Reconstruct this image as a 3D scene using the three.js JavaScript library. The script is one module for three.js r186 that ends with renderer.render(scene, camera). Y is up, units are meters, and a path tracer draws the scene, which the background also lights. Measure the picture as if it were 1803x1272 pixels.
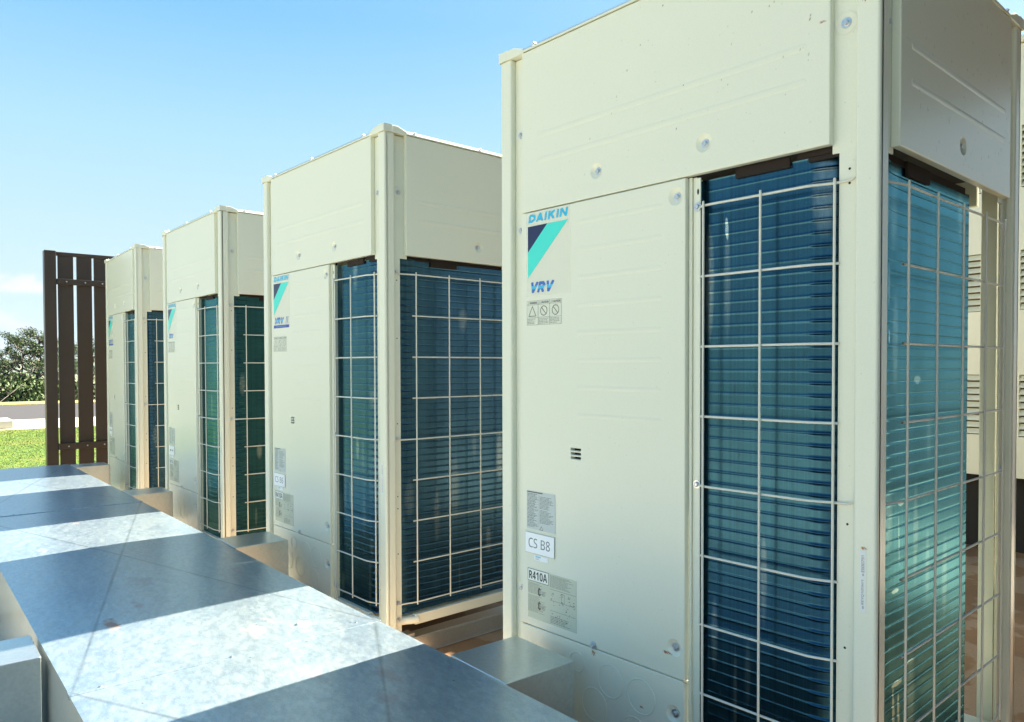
import * as THREE from 'three';
import { RoundedBoxGeometry } from 'three/addons/geometries/RoundedBoxGeometry.js';
import { mergeGeometries, toCreasedNormals } from 'three/addons/utils/BufferGeometryUtils.js';

// ------------------------------------------------------------------ camera, sky, sun, exposure
const EXPOSURE = 5.6, SUN = 5.0, SKY = 1.06;
const SUN_DIR = new THREE.Vector3(-0.06, 0.90, -1).normalize();
const scene = new THREE.Scene();
const camera = new THREE.PerspectiveCamera(51.2, 1803 / 1272, 0.05, 6000);
camera.position.set(1.499, 0.985, 1.191);
camera.lookAt(1.499 - 0.77408, 0.985 - 0.0205, 1.191 - 0.63309);
camera.rotateZ(-0.0025);
camera.setViewOffset(1803, 1272, 0, -36, 1803, 1272);
scene.add(camera);
const renderer = new THREE.WebGLRenderer({ antialias: true });
renderer.toneMapping = THREE.LinearToneMapping;
renderer.toneMappingExposure = EXPOSURE;
renderer.shadowMap.enabled = true;

function rng(seed) { let a = seed >>> 0; return () => { a = (a + 0x6D2B79F5) | 0; let t = Math.imul(a ^ (a >>> 15), 1 | a); t = (t + Math.imul(t ^ (t >>> 7), 61 | t)) ^ t; return ((t ^ (t >>> 14)) >>> 0) / 4294967296; }; }
function hash2(x, y, s) { let h = Math.imul(x | 0, 374761393) ^ Math.imul(y | 0, 668265263) ^ Math.imul(s | 0, 2147483647 - 1000003); h = Math.imul(h ^ (h >>> 13), 1274126177); return ((h ^ (h >>> 16)) >>> 0) / 4294967296; }
function vnoise(x, y, s = 0) { const xi = Math.floor(x), yi = Math.floor(y); let fx = x - xi, fy = y - yi; fx = fx * fx * (3 - 2 * fx); fy = fy * fy * (3 - 2 * fy);
  const a = hash2(xi, yi, s), b = hash2(xi + 1, yi, s), c = hash2(xi, yi + 1, s), d = hash2(xi + 1, yi + 1, s); return a + (b - a) * fx + (c - a) * fy + (a - b - c + d) * fx * fy; }
function fbm(x, y, s = 0, o = 4) { let v = 0, a = 0.5, n = 0; for (let i = 0; i < o; i++) { v += a * vnoise(x, y, s + i * 17); n += a; x *= 2.03; y *= 2.03; a *= 0.5; } return v / n; }
const clamp = (x, a = 0, b = 1) => Math.min(b, Math.max(a, x));
const sstep = (a, b, x) => { const t = clamp((x - a) / (b - a)); return t * t * (3 - 2 * t); };
const lerp = (a, b, t) => a + (b - a) * t;

{ // clear blue sky, pale at the horizon, small low clouds
  const W = 2048, H = 1024, px = new Float32Array(W * H * 4);
  const stops = [[-90, .50, .56, .58], [-2, .66, .78, .84], [0, .76, .915, .97], [3, .70, .885, .975], [9, .59, .835, .98], [16, .45, .76, .98], [24, .25, .59, .97], [40, .21, .48, .88], [90, .09, .27, .62]];
  const clouds = [[42, 502, 1.7, .5, .85], [14, 508, 1.1, .3, .6], [68, 507, .7, .26, .5], [32, 578, 1.1, .22, .45], [150, 520, 2.0, .3, .25], [-60, 560, 2.4, .6, .6]].map(([x, y, a, e, k]) => {
    const dx = -0.77408 * 1327 + 0.63309 * (x - 901), dz = -0.63309 * 1327 - 0.77408 * (x - 901);
    return [Math.atan2(dz, dx) * 180 / Math.PI, Math.atan2(645 - y, Math.hypot(dx, dz)) * 180 / Math.PI, a, e, k]; });
  for (let j = 0; j < H; j++) { const el = ((j + .5) / H - .5) * 180;
    let k = 0; while (k < stops.length - 2 && el > stops[k + 1][0]) k++;
    const t = clamp((el - stops[k][0]) / (stops[k + 1][0] - stops[k][0]));
    for (let i = 0; i < W; i++) { const az = ((i + .5) / W - .5) * 360, o = (j * W + i) * 4;
      let r = lerp(stops[k][1], stops[k + 1][1], t), g = lerp(stops[k][2], stops[k + 1][2], t), b = lerp(stops[k][3], stops[k + 1][3], t);
      const ce = Math.cos(el * Math.PI / 180), d = ce * Math.cos(az * Math.PI / 180) * SUN_DIR.x + Math.sin(el * Math.PI / 180) * SUN_DIR.y + ce * Math.sin(az * Math.PI / 180) * SUN_DIR.z;
      const glow = Math.pow(clamp(d), 6) * .45 + Math.pow(clamp(d), 60) * 1.2; r += glow; g += glow * .93; b += glow * .8;
      if (el > 0 && el < 12) for (const [ca, ce2, a, e, w] of clouds) { let da = az - ca; if (da > 180) da -= 360; if (da < -180) da += 360;
        const q = (da / a) ** 2 + ((el - ce2) / (el > ce2 ? e * 1.3 : e * .6)) ** 2;
        if (q < 4) { const n = fbm(az * 2.2, el * 4.5, 5, 5), c = clamp((1.15 - q * .7 + (n - .5) * 2.6)) * w; r = lerp(r, .93, c); g = lerp(g, .94, c); b = lerp(b, .98, c); } }
      px[o] = r * SKY / EXPOSURE; px[o + 1] = g * SKY / EXPOSURE; px[o + 2] = b * SKY / EXPOSURE; px[o + 3] = 1; } }
  const tex = new THREE.DataTexture(px, W, H, THREE.RGBAFormat, THREE.FloatType);
  tex.mapping = THREE.EquirectangularReflectionMapping; tex.magFilter = tex.minFilter = THREE.LinearFilter; tex.needsUpdate = true;
  scene.background = tex; scene.environment = tex;
}
const sun = new THREE.DirectionalLight(0xfff4e2, SUN);
sun.position.copy(SUN_DIR).multiplyScalar(40).add(new THREE.Vector3(-2, 0, 0)); sun.target.position.set(-2, 0, 0);
sun.castShadow = true; sun.shadow.mapSize.set(4096, 4096);
Object.assign(sun.shadow.camera, { left: -14, right: 14, top: 14, bottom: -14, near: 1, far: 90 });
scene.add(sun, sun.target);

// ------------------------------------------------------------------ helpers
const used = {};
function numbered(n) { const k = used[n] = (used[n] ?? -1) + 1; return k ? `${n}_${String(k).padStart(3, '0')}` : n; }
function tag(o, label, category, group, kind) { if (label) o.userData.label = label; if (category) o.userData.category = category; if (group) o.userData.group = group; if (kind) o.userData.kind = kind; return o; }
function group(name, x, y, z, turn = 0) { const g = new THREE.Group(); g.name = numbered(name); g.position.set(x, y, z); g.rotation.y = turn; scene.add(g); return g; }
function mesh(name, geo, mat, parent) { const m = new THREE.Mesh(geo, mat); m.name = parent === scene ? numbered(name) : name; m.castShadow = m.receiveShadow = true; parent.add(m); return m; }
function sub(name, parent) { const g = new THREE.Group(); g.name = name; parent.add(g); return g; }
// box-projected uv in metres
function boxUV(g) { g = g.index ? g.toNonIndexed() : g; const p = g.attributes.position, n = g.attributes.normal, uv = new Float32Array(p.count * 2);
  for (let i = 0; i < p.count; i += 3) { let nx = 0, ny = 0, nz = 0; for (let k = 0; k < 3; k++) { nx += n.getX(i + k); ny += n.getY(i + k); nz += n.getZ(i + k); }
    nx = Math.abs(nx); ny = Math.abs(ny); nz = Math.abs(nz);
    for (let k = 0; k < 3; k++) { const x = p.getX(i + k), y = p.getY(i + k), z = p.getZ(i + k); const [u, v] = ny >= nx && ny >= nz ? [x, z] : nx >= nz ? [z, y] : [x, y]; uv[(i + k) * 2] = u; uv[(i + k) * 2 + 1] = v; } }
  g.setAttribute('uv', new THREE.BufferAttribute(uv, 2)); return g; }
function clean(g) { g = g.index ? g.toNonIndexed() : g; for (const a of Object.keys(g.attributes)) if (!['position', 'normal', 'uv'].includes(a)) g.deleteAttribute(a); return g; }
function merge(list) { return mergeGeometries(list.map(g => boxUV(clean(g))), false); }
function box(x0, x1, y0, y1, z0, z1, r = 0.0015) { const w = x1 - x0, h = y1 - y0, d = z1 - z0; r = Math.min(r, w * .45, h * .45, d * .45);
  const g = r > 0 ? new RoundedBoxGeometry(w, h, d, 2, r) : new THREE.BoxGeometry(w, h, d); g.translate((x0 + x1) / 2, (y0 + y1) / 2, (z0 + z1) / 2); return g; }
function tube(pts, r, seg = 8, n) { const c = new THREE.CatmullRomCurve3(pts.map(p => new THREE.Vector3(...p)), false, 'centripetal'); return new THREE.TubeGeometry(c, n ?? Math.max(4, pts.length * 4), r, seg, false); }
function rod(a, b, r, seg = 8) { const A = new THREE.Vector3(...a), B = new THREE.Vector3(...b), d = B.clone().sub(A), g = new THREE.CapsuleGeometry(r, d.length(), 3, seg);
  g.applyQuaternion(new THREE.Quaternion().setFromUnitVectors(new THREE.Vector3(0, 1, 0), d.normalize())); const m = A.add(B).multiplyScalar(.5); g.translate(m.x, m.y, m.z); return g; }
// tapered limb through points [x,y,z,r]
function limb(pts, seg = 6) { const pos = [], idx = [], nor = []; let up = new THREE.Vector3(.3, .1, 1);
  for (let i = 0; i < pts.length; i++) { const a = pts[Math.max(0, i - 1)], b = pts[Math.min(pts.length - 1, i + 1)]; const t = new THREE.Vector3(b[0] - a[0], b[1] - a[1], b[2] - a[2]).normalize(); const s = new THREE.Vector3().crossVectors(t, up).normalize(), q = new THREE.Vector3().crossVectors(s, t);
    for (let k = 0; k < seg; k++) { const an = k / seg * Math.PI * 2, nx = s.clone().multiplyScalar(Math.cos(an)).addScaledVector(q, Math.sin(an)); pos.push(pts[i][0] + nx.x * pts[i][3], pts[i][1] + nx.y * pts[i][3], pts[i][2] + nx.z * pts[i][3]); nor.push(nx.x, nx.y, nx.z); } }
  for (let i = 0; i < pts.length - 1; i++) for (let k = 0; k < seg; k++) { const a = i * seg + k, b = i * seg + (k + 1) % seg, c = a + seg, d = b + seg; idx.push(a, b, c, b, d, c); }
  const g = new THREE.BufferGeometry(); g.setAttribute('position', new THREE.Float32BufferAttribute(pos, 3)); g.setAttribute('normal', new THREE.Float32BufferAttribute(nor, 3)); g.setAttribute('uv', new THREE.Float32BufferAttribute(new Float32Array(pos.length / 3 * 2), 2)); g.setIndex(idx); return g; }
function dataTex(w, h, fn, srgb, rx = 1, ry = 1) { const d = new Uint8Array(w * h * 4); for (let j = 0; j < h; j++) for (let i = 0; i < w; i++) { const c = fn(i, j), o = (j * w + i) * 4; d[o] = clamp(c[0]) * 255; d[o + 1] = clamp(c[1]) * 255; d[o + 2] = clamp(c[2]) * 255; d[o + 3] = 255; }
  const t = new THREE.DataTexture(d, w, h, THREE.RGBAFormat); t.wrapS = t.wrapT = THREE.RepeatWrapping; t.magFilter = THREE.LinearFilter; t.minFilter = THREE.LinearMipmapLinearFilter; t.generateMipmaps = true; if (srgb) t.colorSpace = THREE.SRGBColorSpace; t.repeat.set(rx, ry); t.needsUpdate = true; return t; }
const toS = v => v <= .0031308 ? v * 12.92 : 1.055 * Math.pow(v, 1 / 2.4) - .055;
const lin = (r, g, b) => [toS(clamp(r)), toS(clamp(g)), toS(clamp(b))];
// periodic noise so tiles wrap
function pnoise(i, j, w, h, cells, s) { const x = i / w * cells, y = j / h * cells, xi = Math.floor(x), yi = Math.floor(y); let fx = x - xi, fy = y - yi; fx = fx * fx * (3 - 2 * fx); fy = fy * fy * (3 - 2 * fy); const m = n => ((n % cells) + cells) % cells;
  const a = hash2(m(xi), m(yi), s), b = hash2(m(xi + 1), m(yi), s), c = hash2(m(xi), m(yi + 1), s), d = hash2(m(xi + 1), m(yi + 1), s); return a + (b - a) * fx + (c - a) * fy + (a - b - c + d) * fx * fy; }
function pfbm(i, j, w, h, cells, s, o = 4) { let v = 0, a = .5, n = 0; for (let k = 0; k < o; k++) { v += a * pnoise(i, j, w, h, cells, s + k * 13); n += a; a *= .55; cells *= 2; } return v / n; }

// ------------------------------------------------------------------ materials
const S = THREE.MeshStandardMaterial, P = THREE.MeshPhysicalMaterial;
const paintMap = dataTex(1024, 1024, (i, j) => { const n = pfbm(i, j, 1024, 1024, 4, 3, 5), f = hash2(i, j, 8), sp = hash2(i >> 1, j >> 1, 4) > .9994 ? .82 : 1, m = .985 + .018 * (n - .5) + .05 * (f - .5); return lin(.77 * m * sp, .77 * m * sp, .622 * (m - .015 * n) * sp); }, true, 1, 1);
const M = {
  paint: new P({ map: paintMap, roughness: .27, specularIntensity: 1 }),
  wire: new S({ color: new THREE.Color().setRGB(.70, .68, .57), roughness: .42 }),
  zinc: new S({ color: new THREE.Color().setRGB(.62, .64, .66), roughness: .32, metalness: .9 }),
  dark: new S({ color: new THREE.Color().setRGB(.012, .012, .012), roughness: .8 }),
  foam: new S({ color: new THREE.Color().setRGB(.024, .016, .013), roughness: 1 }),
  gap: new S({ color: new THREE.Color().setRGB(.10, .085, .06), roughness: .9 }),
  inner: new S({ color: new THREE.Color().setRGB(.30, .30, .28), roughness: .6 }),
};
// galvanised sheet with spangle
function voro(x, y, cell, n, s) { const gx = Math.floor(x / cell), gy = Math.floor(y / cell), m = k => ((k % n) + n) % n; let best = 1e9, id = 0; for (let a = -1; a <= 1; a++) for (let b = -1; b <= 1; b++) { const cx = gx + a, cy = gy + b, hx = (cx + hash2(m(cx), m(cy), s)) * cell, hy = (cy + hash2(m(cx), m(cy), s + 1)) * cell, d = (hx - x) ** 2 + (hy - y) ** 2; if (d < best) { best = d; id = hash2(m(cx), m(cy), s + 2); } } return id; }
const galvA = dataTex(1024, 1024, (i, j) => { const w = 5 * (pnoise(i, j, 1024, 1024, 64, 71) - .5), c = voro(i + w * .4, j - w * .4, 8, 128, 50), n = pfbm(i, j, 1024, 1024, 6, 44, 5), m = .95 + .085 * (c - .5) + .06 * (n - .5) + .06 * (hash2(i, j, 6) - .5); return lin(.70 * m, .74 * m, .72 * m); }, true, 1.25, 1.25);
const galvR = dataTex(512, 512, (i, j) => { const c = voro(i, j, 4, 128, 50), n = pfbm(i, j, 512, 512, 6, 47, 5), v = .31 + .05 * (c - .5) + .04 * (n - .5); return [v, v, v]; }, false, 1.25, 1.25);
M.galv = new S({ map: galvA, roughnessMap: galvR, roughness: 1, metalness: .92 });
// weathered top of the big duct: white oxide streaks, rust and scuffs (uv in metres over 5.5 x 0.8)
const TW = 2048, TH = 512, TLX = 5.5, TLZ = .8;
const stains = [[-.60, .78, .045, .018, .85], [-.72, .69, .05, .012, .35], [-.95, .62, .06, .03, .25], [-.33, .52, .05, .03, .35], [-.30, .40, .03, .02, .3], [-1.6, .8, .06, .015, .25], [.12, .40, .05, .02, .3], [.22, .46, .04, .02, .25], [-2.05, .62, .02, .012, .8], [-.9, .35, .05, .02, .3], [-.38, .46, .03, .012, .4], [.02, .52, .06, .02, .2]];
const topInfo = (i, j) => { const x = i / TW * TLX - 4.3, z = j / TH * TLZ + .2;
  const st = fbm(x * 16 + z * 22, z * 60 - x * 30, 12, 4), big = fbm(x * 3.2, z * 4, 22, 4), fine = fbm(x * 55 + z * 25, z * 120 - x * 30, 32, 4);
  const ox = sstep(.34, .76, st * .6 + big * .4 + (fine - .5) * .3);
  let rust = 0; for (const [a, b, p, q, k] of stains) { const d = ((x - a) / p) ** 2 + ((z - b) / q) ** 2; if (d < 5) rust = Math.max(rust, clamp(1.2 - d + (fbm(x * 45, z * 60, 7, 4) - .5) * 2.6) * k); }
  const speck = hash2(i >> 1, j >> 1, 99) > .99975 ? 1 : 0;
  // grime caught along the cross-break creases
  let cr = 0; for (const [xa, xb] of [[1.16, -.215], [-.19, -2.45], [-2.43, -4.27]]) if (x < xa && x > xb) for (const [z0, z1] of [[.2435 - .0145 * (xa - .1), .936 - .006 * (xb + .5)], [.936 - .006 * (xa + .5), .2435 - .0145 * (xb - .1)]]) { const zz = lerp(z0, z1, (xa - x) / (xa - xb)), d = Math.abs(z - zz) / (.004 + .006 * vnoise(x * 9, z * 9, 5)); if (d < 1) cr = Math.max(cr, (1 - d) * (.25 + .75 * fbm(x * 14, z * 14, 51, 3))); }
  return [ox, rust, fine, speck, big, cr]; };
const topInfoC = []; for (let j = 0; j < TH; j++) for (let i = 0; i < TW; i++) topInfoC.push(topInfo(i, j));
const topA = dataTex(TW, TH, (i, j) => { const [ox, ru, fi, sp, big, cr] = topInfoC[j * TW + i]; let m = (.97 + .34 * (fi - .5) + .08 * (big - .5) + .22 * (hash2(i, j, 61) - .5)) * (1 - .55 * cr); let r = lerp(.395, .45, ox) * m, g = lerp(.51, .54, ox) * m, b = lerp(.585, .57, ox) * m; r = lerp(r, .38, ru); g = lerp(g, .20, ru); b = lerp(b, .12, ru); if (sp) { r *= .5; g *= .45; b *= .4; } return lin(r, g, b); }, true);
const topR = dataTex(TW, TH, (i, j) => { const [ox, ru, fi] = topInfoC[j * TW + i], v = lerp(.30, .33, ox) + .02 * (fi - .5) + .2 * ru, m = clamp(.76 - .03 * ox - .4 * ru); return [v, v, m]; }, false);
for (const t of [topA, topR]) { t.wrapS = t.wrapT = THREE.ClampToEdgeWrapping; }
M.ductTop = new S({ map: topA, roughnessMap: topR, metalnessMap: topR, roughness: 1, metalness: 1 });
// finned coil: full-size map, 0.80 m along the coil by 1.21 m high
function coilMap(seed, damage) { const w = 2048, h = 1536, r = rng(seed); const fins = []; for (let k = 0; k < 520; k++) fins.push([r(), r(), r()]); const patches = []; for (let k = 0; k < 26; k++) patches.push([r() * w, r() * h, 10 + r() * 46, 30 + r() * 120, r()]);
  return (i, j) => { const f = i / w * 500, k = Math.floor(f), ph = f - k, edge = Math.pow(Math.abs(Math.cos(ph * Math.PI)), 2), [a, b] = fins[k]; let m = .62 + .38 * edge; m *= .80 + .4 * a;
    m *= .9 + .2 * fbm(k * .7, j * .006, seed, 3); if (fbm(k * .9, j * .012, seed + 40, 2) > .84) m *= .7; m *= .9 + .3 * fbm(i * .004, j * .03, seed + 9, 3);
    let l = 0; for (const [x, y, p, q, s] of patches) { const d = ((i - x) / p) ** 2 + ((j - y) / q) ** 2; if (d < 1.4) l = Math.max(l, clamp(1.2 - d) * (.3 + .5 * s) * damage * (.5 + fbm(i * .3, j * .05, seed, 2))); }
    return [m, l]; }; }
const gouges = [[1090, 230, 14, 60, .9], [1150, 225, 12, 50, .85], [1130, 300, 60, 6, .95], [1290, 330, 55, 5, .6], [1100, 520, 40, 5, .8], [1140, 640, 5, 60, .5], [1160, 720, 30, 5, .7], [1350, 1010, 40, 10, .5], [1010, 1110, 6, 16, .8], [150, 1380, 9, 26, .8], [1240, 560, 4, 90, .35]];   // crushed fins
function coilMaterial(seed, col, damage, marks) { const f = coilMap(seed, damage);
  return new P({ roughness: .26, metalness: .94, specularColor: new THREE.Color().setRGB(.52, .95, 1), clearcoat: .2, clearcoatRoughness: .24, map: dataTex(2048, 1536, (i, j) => { let [m, l] = f(i, j);
    if (marks) for (const [x, y, a, b, k] of gouges) { const d = ((i - x + (j - y) * .1) / a) ** 2 + ((j - y) / b) ** 2; if (d < 1.5) l = Math.max(l, clamp((1.25 - d) * 2 + (fbm(i * .08, j * .08, 3, 3) - .5) * 1.6) * k); }
    return lin(lerp(col[0] * m, .50, l), lerp(col[1] * m, .58, l), lerp(col[2] * m, .55, l)); }, true) }); }
const coilMats = [coilMaterial(11, [.024, .092, .145], .35, true), coilMaterial(23, [.042, .115, .175], .35), coilMaterial(37, [.018, .088, .105], .35)]; coilMats.push(coilMats[1]);

// ------------------------------------------------------------------ ground, lawn, path, road
function sheet(name, x0, x1, z0, z1, y, mat, nx = 1, nz = 1, hf) { const g = new THREE.PlaneGeometry(x1 - x0, z1 - z0, nx, nz); g.rotateX(-Math.PI / 2); g.translate((x0 + x1) / 2, y, (z0 + z1) / 2); const p = g.attributes.position, uv = g.attributes.uv; for (let i = 0; i < p.count; i++) { if (hf) p.setY(i, hf(p.getX(i), p.getZ(i))); uv.setXY(i, p.getX(i), p.getZ(i)); } g.computeVertexNormals(); const m = mesh(name, g, mat, scene); m.userData.kind = 'structure'; return m; }
const grassTex = dataTex(512, 512, (i, j) => { const n = pfbm(i, j, 512, 512, 8, 5, 5), f = hash2(i, j, 3), d = sstep(.5, .75, n), m = .88 + .24 * f; return lin(lerp(.058, .105, d) * m, lerp(.115, .132, d) * m, lerp(.007, .016, d) * m); }, true, .45, .45);
const dryTex = dataTex(512, 512, (i, j) => { const n = pfbm(i, j, 512, 512, 6, 15, 5), m = .8 + .4 * hash2(i, j, 33); return lin(lerp(.07, .16, n) * m, lerp(.10, .15, n) * m, lerp(.03, .05, n) * m); }, true, .05, .05);
const concTex = dataTex(1024, 1024, (i, j) => { const n = pfbm(i, j, 1024, 1024, 5, 25, 6), m = .86 + .3 * (n - .5) + .12 * (hash2(i, j, 13) - .5); return lin(.58 * m, .54 * m, .43 * m); }, true, .4, .4);
const soilTex = dataTex(1024, 1024, (i, j) => { const n = pfbm(i, j, 1024, 1024, 6, 27, 6), p = sstep(.52, .6, pfbm(i, j, 1024, 1024, 12, 29, 4)), m = .8 + .5 * (n - .5) + .25 * (hash2(i, j, 14) - .5); return lin(lerp(.30, .40, p) * m, lerp(.165, .27, p) * m, lerp(.075, .16, p) * m); }, true, .5, .5);
const roadTex = dataTex(512, 512, (i, j) => { const m = .8 + .4 * hash2(i, j, 15); return lin(.042 * m, .040 * m, .042 * m); }, true, .3, .3);
const rough = (map, r = .95) => new S({ map, roughness: r });
sheet('ground', -2600, 2600, -2600, 2600, -.02, rough(dryTex), 200, 200, (x, z) => { const d = -x - 24; const r = Math.hypot(x, z); return -.02 - (d > 0 ? Math.min(d * .075, 9) : 0) - (r > 200 ? Math.min((r - 200) * .02, 8) : 0); });
sheet('lawn', -12.7, -5.3, -30, 30, 0, rough(grassTex), 1, 1);
sheet('footpath', -15.3, -12.7, -60, 60, 0, rough(concTex));
sheet('road', -22.15, -15.3, -80, 80, -.015, rough(roadTex));
sheet('verge', -23.9, -22.15, -80, 80, .005, rough(dataTex(256, 256, (i, j) => { const m = .75 + .5 * hash2(i, j, 3); return lin(.42 * m, .30 * m, .08 * m); }, true, .3, .3)));
sheet('concrete_floor', -5.3, 9, .16, 9, 0, rough(concTex));
sheet('soil', -5.3, 9, -9, .16, 0, rough(soilTex)); sheet('concrete_apron', .97, 40, -3.9, -2.2, .004, rough(concTex)); sheet('service_road', .97, 60, -60, -3.9, .004, rough(roadTex));
{ // far ridge
  const pts = [], idx = [], n = 90; for (let k = 0; k <= n; k++) { const a = Math.PI * (.62 + .9 * k / n), R = 2300, h = 6 + 34 * fbm(k * .22, 3, 4, 3); for (const [q, y] of [[R - 260, -20], [R, h], [R + 260, -20]]) pts.push(Math.cos(a) * q, y, -Math.sin(a) * q * -1); }
  for (let k = 0; k < n; k++) for (let c = 0; c < 2; c++) { const a = k * 3 + c, b = a + 3; idx.push(a, b, a + 1, b, b + 1, a + 1); }
  const g = new THREE.BufferGeometry(); g.setAttribute('position', new THREE.Float32BufferAttribute(pts, 3)); g.setIndex(idx); g.computeVertexNormals();
  mesh('hills', g, new S({ color: new THREE.Color().setRGB(.065, .095, .040), roughness: 1, side: THREE.DoubleSide }), scene).userData.kind = 'structure'; }
{ // grass blades on the lawn in view
  const r = rng(77), g = new THREE.BufferGeometry(); g.setAttribute('position', new THREE.Float32BufferAttribute([-.006, 0, 0, .006, 0, 0, .002, 1, .25, -.006, 0, .01, .005, 0, -.012, -.004, .8, -.3], 3)); g.setAttribute('normal', new THREE.Float32BufferAttribute([0, .8, .6, 0, .8, .6, 0, .8, .6, 0, .8, -.6, 0, .8, -.6, 0, .8, -.6], 3));
  const N = 50000, im = new THREE.InstancedMesh(g, new S({ color: 0xffffff, roughness: .9, side: THREE.DoubleSide }), N), m = new THREE.Matrix4(), q = new THREE.Quaternion(), c = new THREE.Color();
  for (let k = 0; k < N; k++) { const x = -5.35 - 7.3 * Math.pow(r(), .9), z = -2.2 + r() * 3.0 + (x + 5.3) * .06; const h = .003 + .004 * r(); q.setFromAxisAngle(new THREE.Vector3(0, 1, 0), r() * 6.28); m.compose(new THREE.Vector3(x, 0, z), q, new THREE.Vector3(.9, h, h)); im.setMatrixAt(k, m); const d = clamp(fbm(x * 2.2, z * 2.2, 6, 3) + (r() - .5) * .3); c.setRGB(lerp(.11, .24, d), lerp(.22, .26, d), lerp(.010, .035, d)); im.setColorAt(k, c); }
  im.name = 'grass'; im.userData = { label: 'short sunlit green lawn grass beyond the end of the unit row', category: 'grass', kind: 'stuff' }; scene.add(im); }

// ------------------------------------------------------------------ trees beyond the road
const barkM = new S({ color: new THREE.Color().setRGB(.64, .59, .53), roughness: .9 });
const leafMats = [[.105, .145, .055], [.08, .125, .042], [.085, .14, .035]].map(c => new S({ color: new THREE.Color().setRGB(...c), roughness: .7, side: THREE.DoubleSide }));
function leafCloud(list, r, ls) { const pos = [], nor = []; for (const [cx, cy, cz, rad, n] of list) for (let k = 0; k < n; k++) { const u = r() * 2 - 1, a = r() * 6.283, q = Math.pow(r(), .45) * rad, s = Math.sqrt(1 - u * u), x = cx + q * s * Math.cos(a), y = cy + q * u * .85, z = cz + q * s * Math.sin(a);
    const d1 = new THREE.Vector3(r() - .5, r() * .5 - .75, r() - .5).normalize().multiplyScalar(ls * (.6 + .8 * r())), d2 = new THREE.Vector3(r() - .5, r() - .5, r() - .5).normalize().multiplyScalar(ls * .42), nn = new THREE.Vector3().crossVectors(d1, d2).normalize(); if (nn.y < 0) nn.negate();
    pos.push(x, y, z, x + d1.x * .5 + d2.x, y + d1.y * .5 + d2.y, z + d1.z * .5 + d2.z, x + d1.x, y + d1.y, z + d1.z, x, y, z, x + d1.x, y + d1.y, z + d1.z, x + d1.x * .5 - d2.x, y + d1.y * .5 - d2.y, z + d1.z * .5 - d2.z); for (let t = 0; t < 6; t++) nor.push(nn.x, nn.y, nn.z); }
  const g = new THREE.BufferGeometry(); g.setAttribute('position', new THREE.Float32BufferAttribute(pos, 3)); g.setAttribute('normal', new THREE.Float32BufferAttribute(nor, 3)); return g; }
const CAM = new THREE.Vector3(1.499, .985, 1.191);
function place(px, dist) { const dx = -0.77408 * 1327 + 0.63309 * (px - 901), dz = -0.63309 * 1327 - 0.77408 * (px - 901), l = Math.hypot(dx, dz); return [CAM.x + dx / l * dist, CAM.z + dz / l * dist]; }
function gum(px, dist, base, top, seed, label, lean = 0, spread = 1) { const r = rng(seed), [x, z] = place(px, dist), H = top - base, t = group('gum_tree', x, base, z); tag(t, label, 'tree'); const wood = [], clumps = [];
  const trunk = [[0, -.5, 0, H * .036], [H * .02, H * .18, 0, H * .028], [H * (.03 + lean * .2), H * .42, .1, H * .022], [H * lean * .5, H * .7, -.1, H * .013], [H * lean * .7, H * .9, 0, H * .006]]; wood.push(limb(trunk, 8));
  for (let k = 0; k < 15; k++) { const s = .20 + .72 * k / 15, i = Math.min(3, Math.floor(s * 4.4)), b = trunk[i], a = k * 2.4 + r(), L = H * (.40 - .28 * s) * (.8 + .5 * r()) * spread, yx = H * s; const e = [b[0] + Math.cos(a) * L, yx + L * (.35 + .6 * r()), b[2] + Math.sin(a) * L], mid = [b[0] + Math.cos(a) * L * .5, yx + L * .2, b[2] + Math.sin(a) * L * .5];
    wood.push(limb([[b[0], yx, b[2], H * .014], [...mid, H * .010], [...e, H * .004]], 6)); const n = 3; for (let c = 0; c < n; c++) clumps.push([e[0] + (r() - .5) * L * .7, e[1] + (r() - .2) * L * .35, e[2] + (r() - .5) * L * .7, H * (.045 + .05 * r()), 165]); if (r() > .3) clumps.push([mid[0] + (r() - .5) * L * .5, mid[1] + L * .25, mid[2] + (r() - .5) * L * .5, H * .05, 120]); }
  mesh('trunk', merge(wood), barkM, t); mesh('crown', leafCloud(clumps, r, H * .016), leafMats[seed % 2], t); return t; }
gum(36, 62, -2.6, 3.05, 5, 'pale-trunked gum tree with the tallest crown left of the brown screen', .05, 1.0);
gum(66, 68, -2.9, 4.0, 8, 'tall sparse gum tree whose crown touches the brown screen post', .12, .8);
gum(4, 66, -2.8, 1.9, 12, 'lower dark gum tree at the left edge of the photo', -.06, 1.0);
gum(105, 70, -3, 3.3, 21, 'gum tree showing only through the gaps of the brown screen', 0, 1.0);
gum(160, 72, -3, 3.1, 33, 'gum tree hidden behind the brown screen slats nearest the units', 0, 1.0);
function bush(px, dist, y, rad, seed, label) { rad *= 1.55; const r = rng(seed), [x, z] = place(px, dist), t = group('bush', x, y, z), cl = []; tag(t, label, 'bush'); for (let k = 0; k < 14; k++) { const a = r() * 6.28, q = rad * (.3 + .7 * r()); cl.push([Math.cos(a) * q, rad * (.15 + .5 * r()), Math.sin(a) * q, rad * .42, 300]); } const w = []; for (let k = 0; k < 6; k++) w.push(limb([[0, -.6, 0, .05], [(r() - .5) * rad, rad * .3, (r() - .5) * rad, .035], [(r() - .5) * rad * 1.6, rad * .7, (r() - .5) * rad * 1.6, .015]], 5)); mesh('stem', merge(w), barkM, t); mesh('foliage', leafCloud(cl, r, .17), leafMats[2], t); }
bush(12, 52, -2.3, 1.7, 3, 'bright green bush at the left edge below the gum trees');
bush(68, 50, -2.2, 1.5, 4, 'bright green bush beside the screen post below the gum trees');
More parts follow.
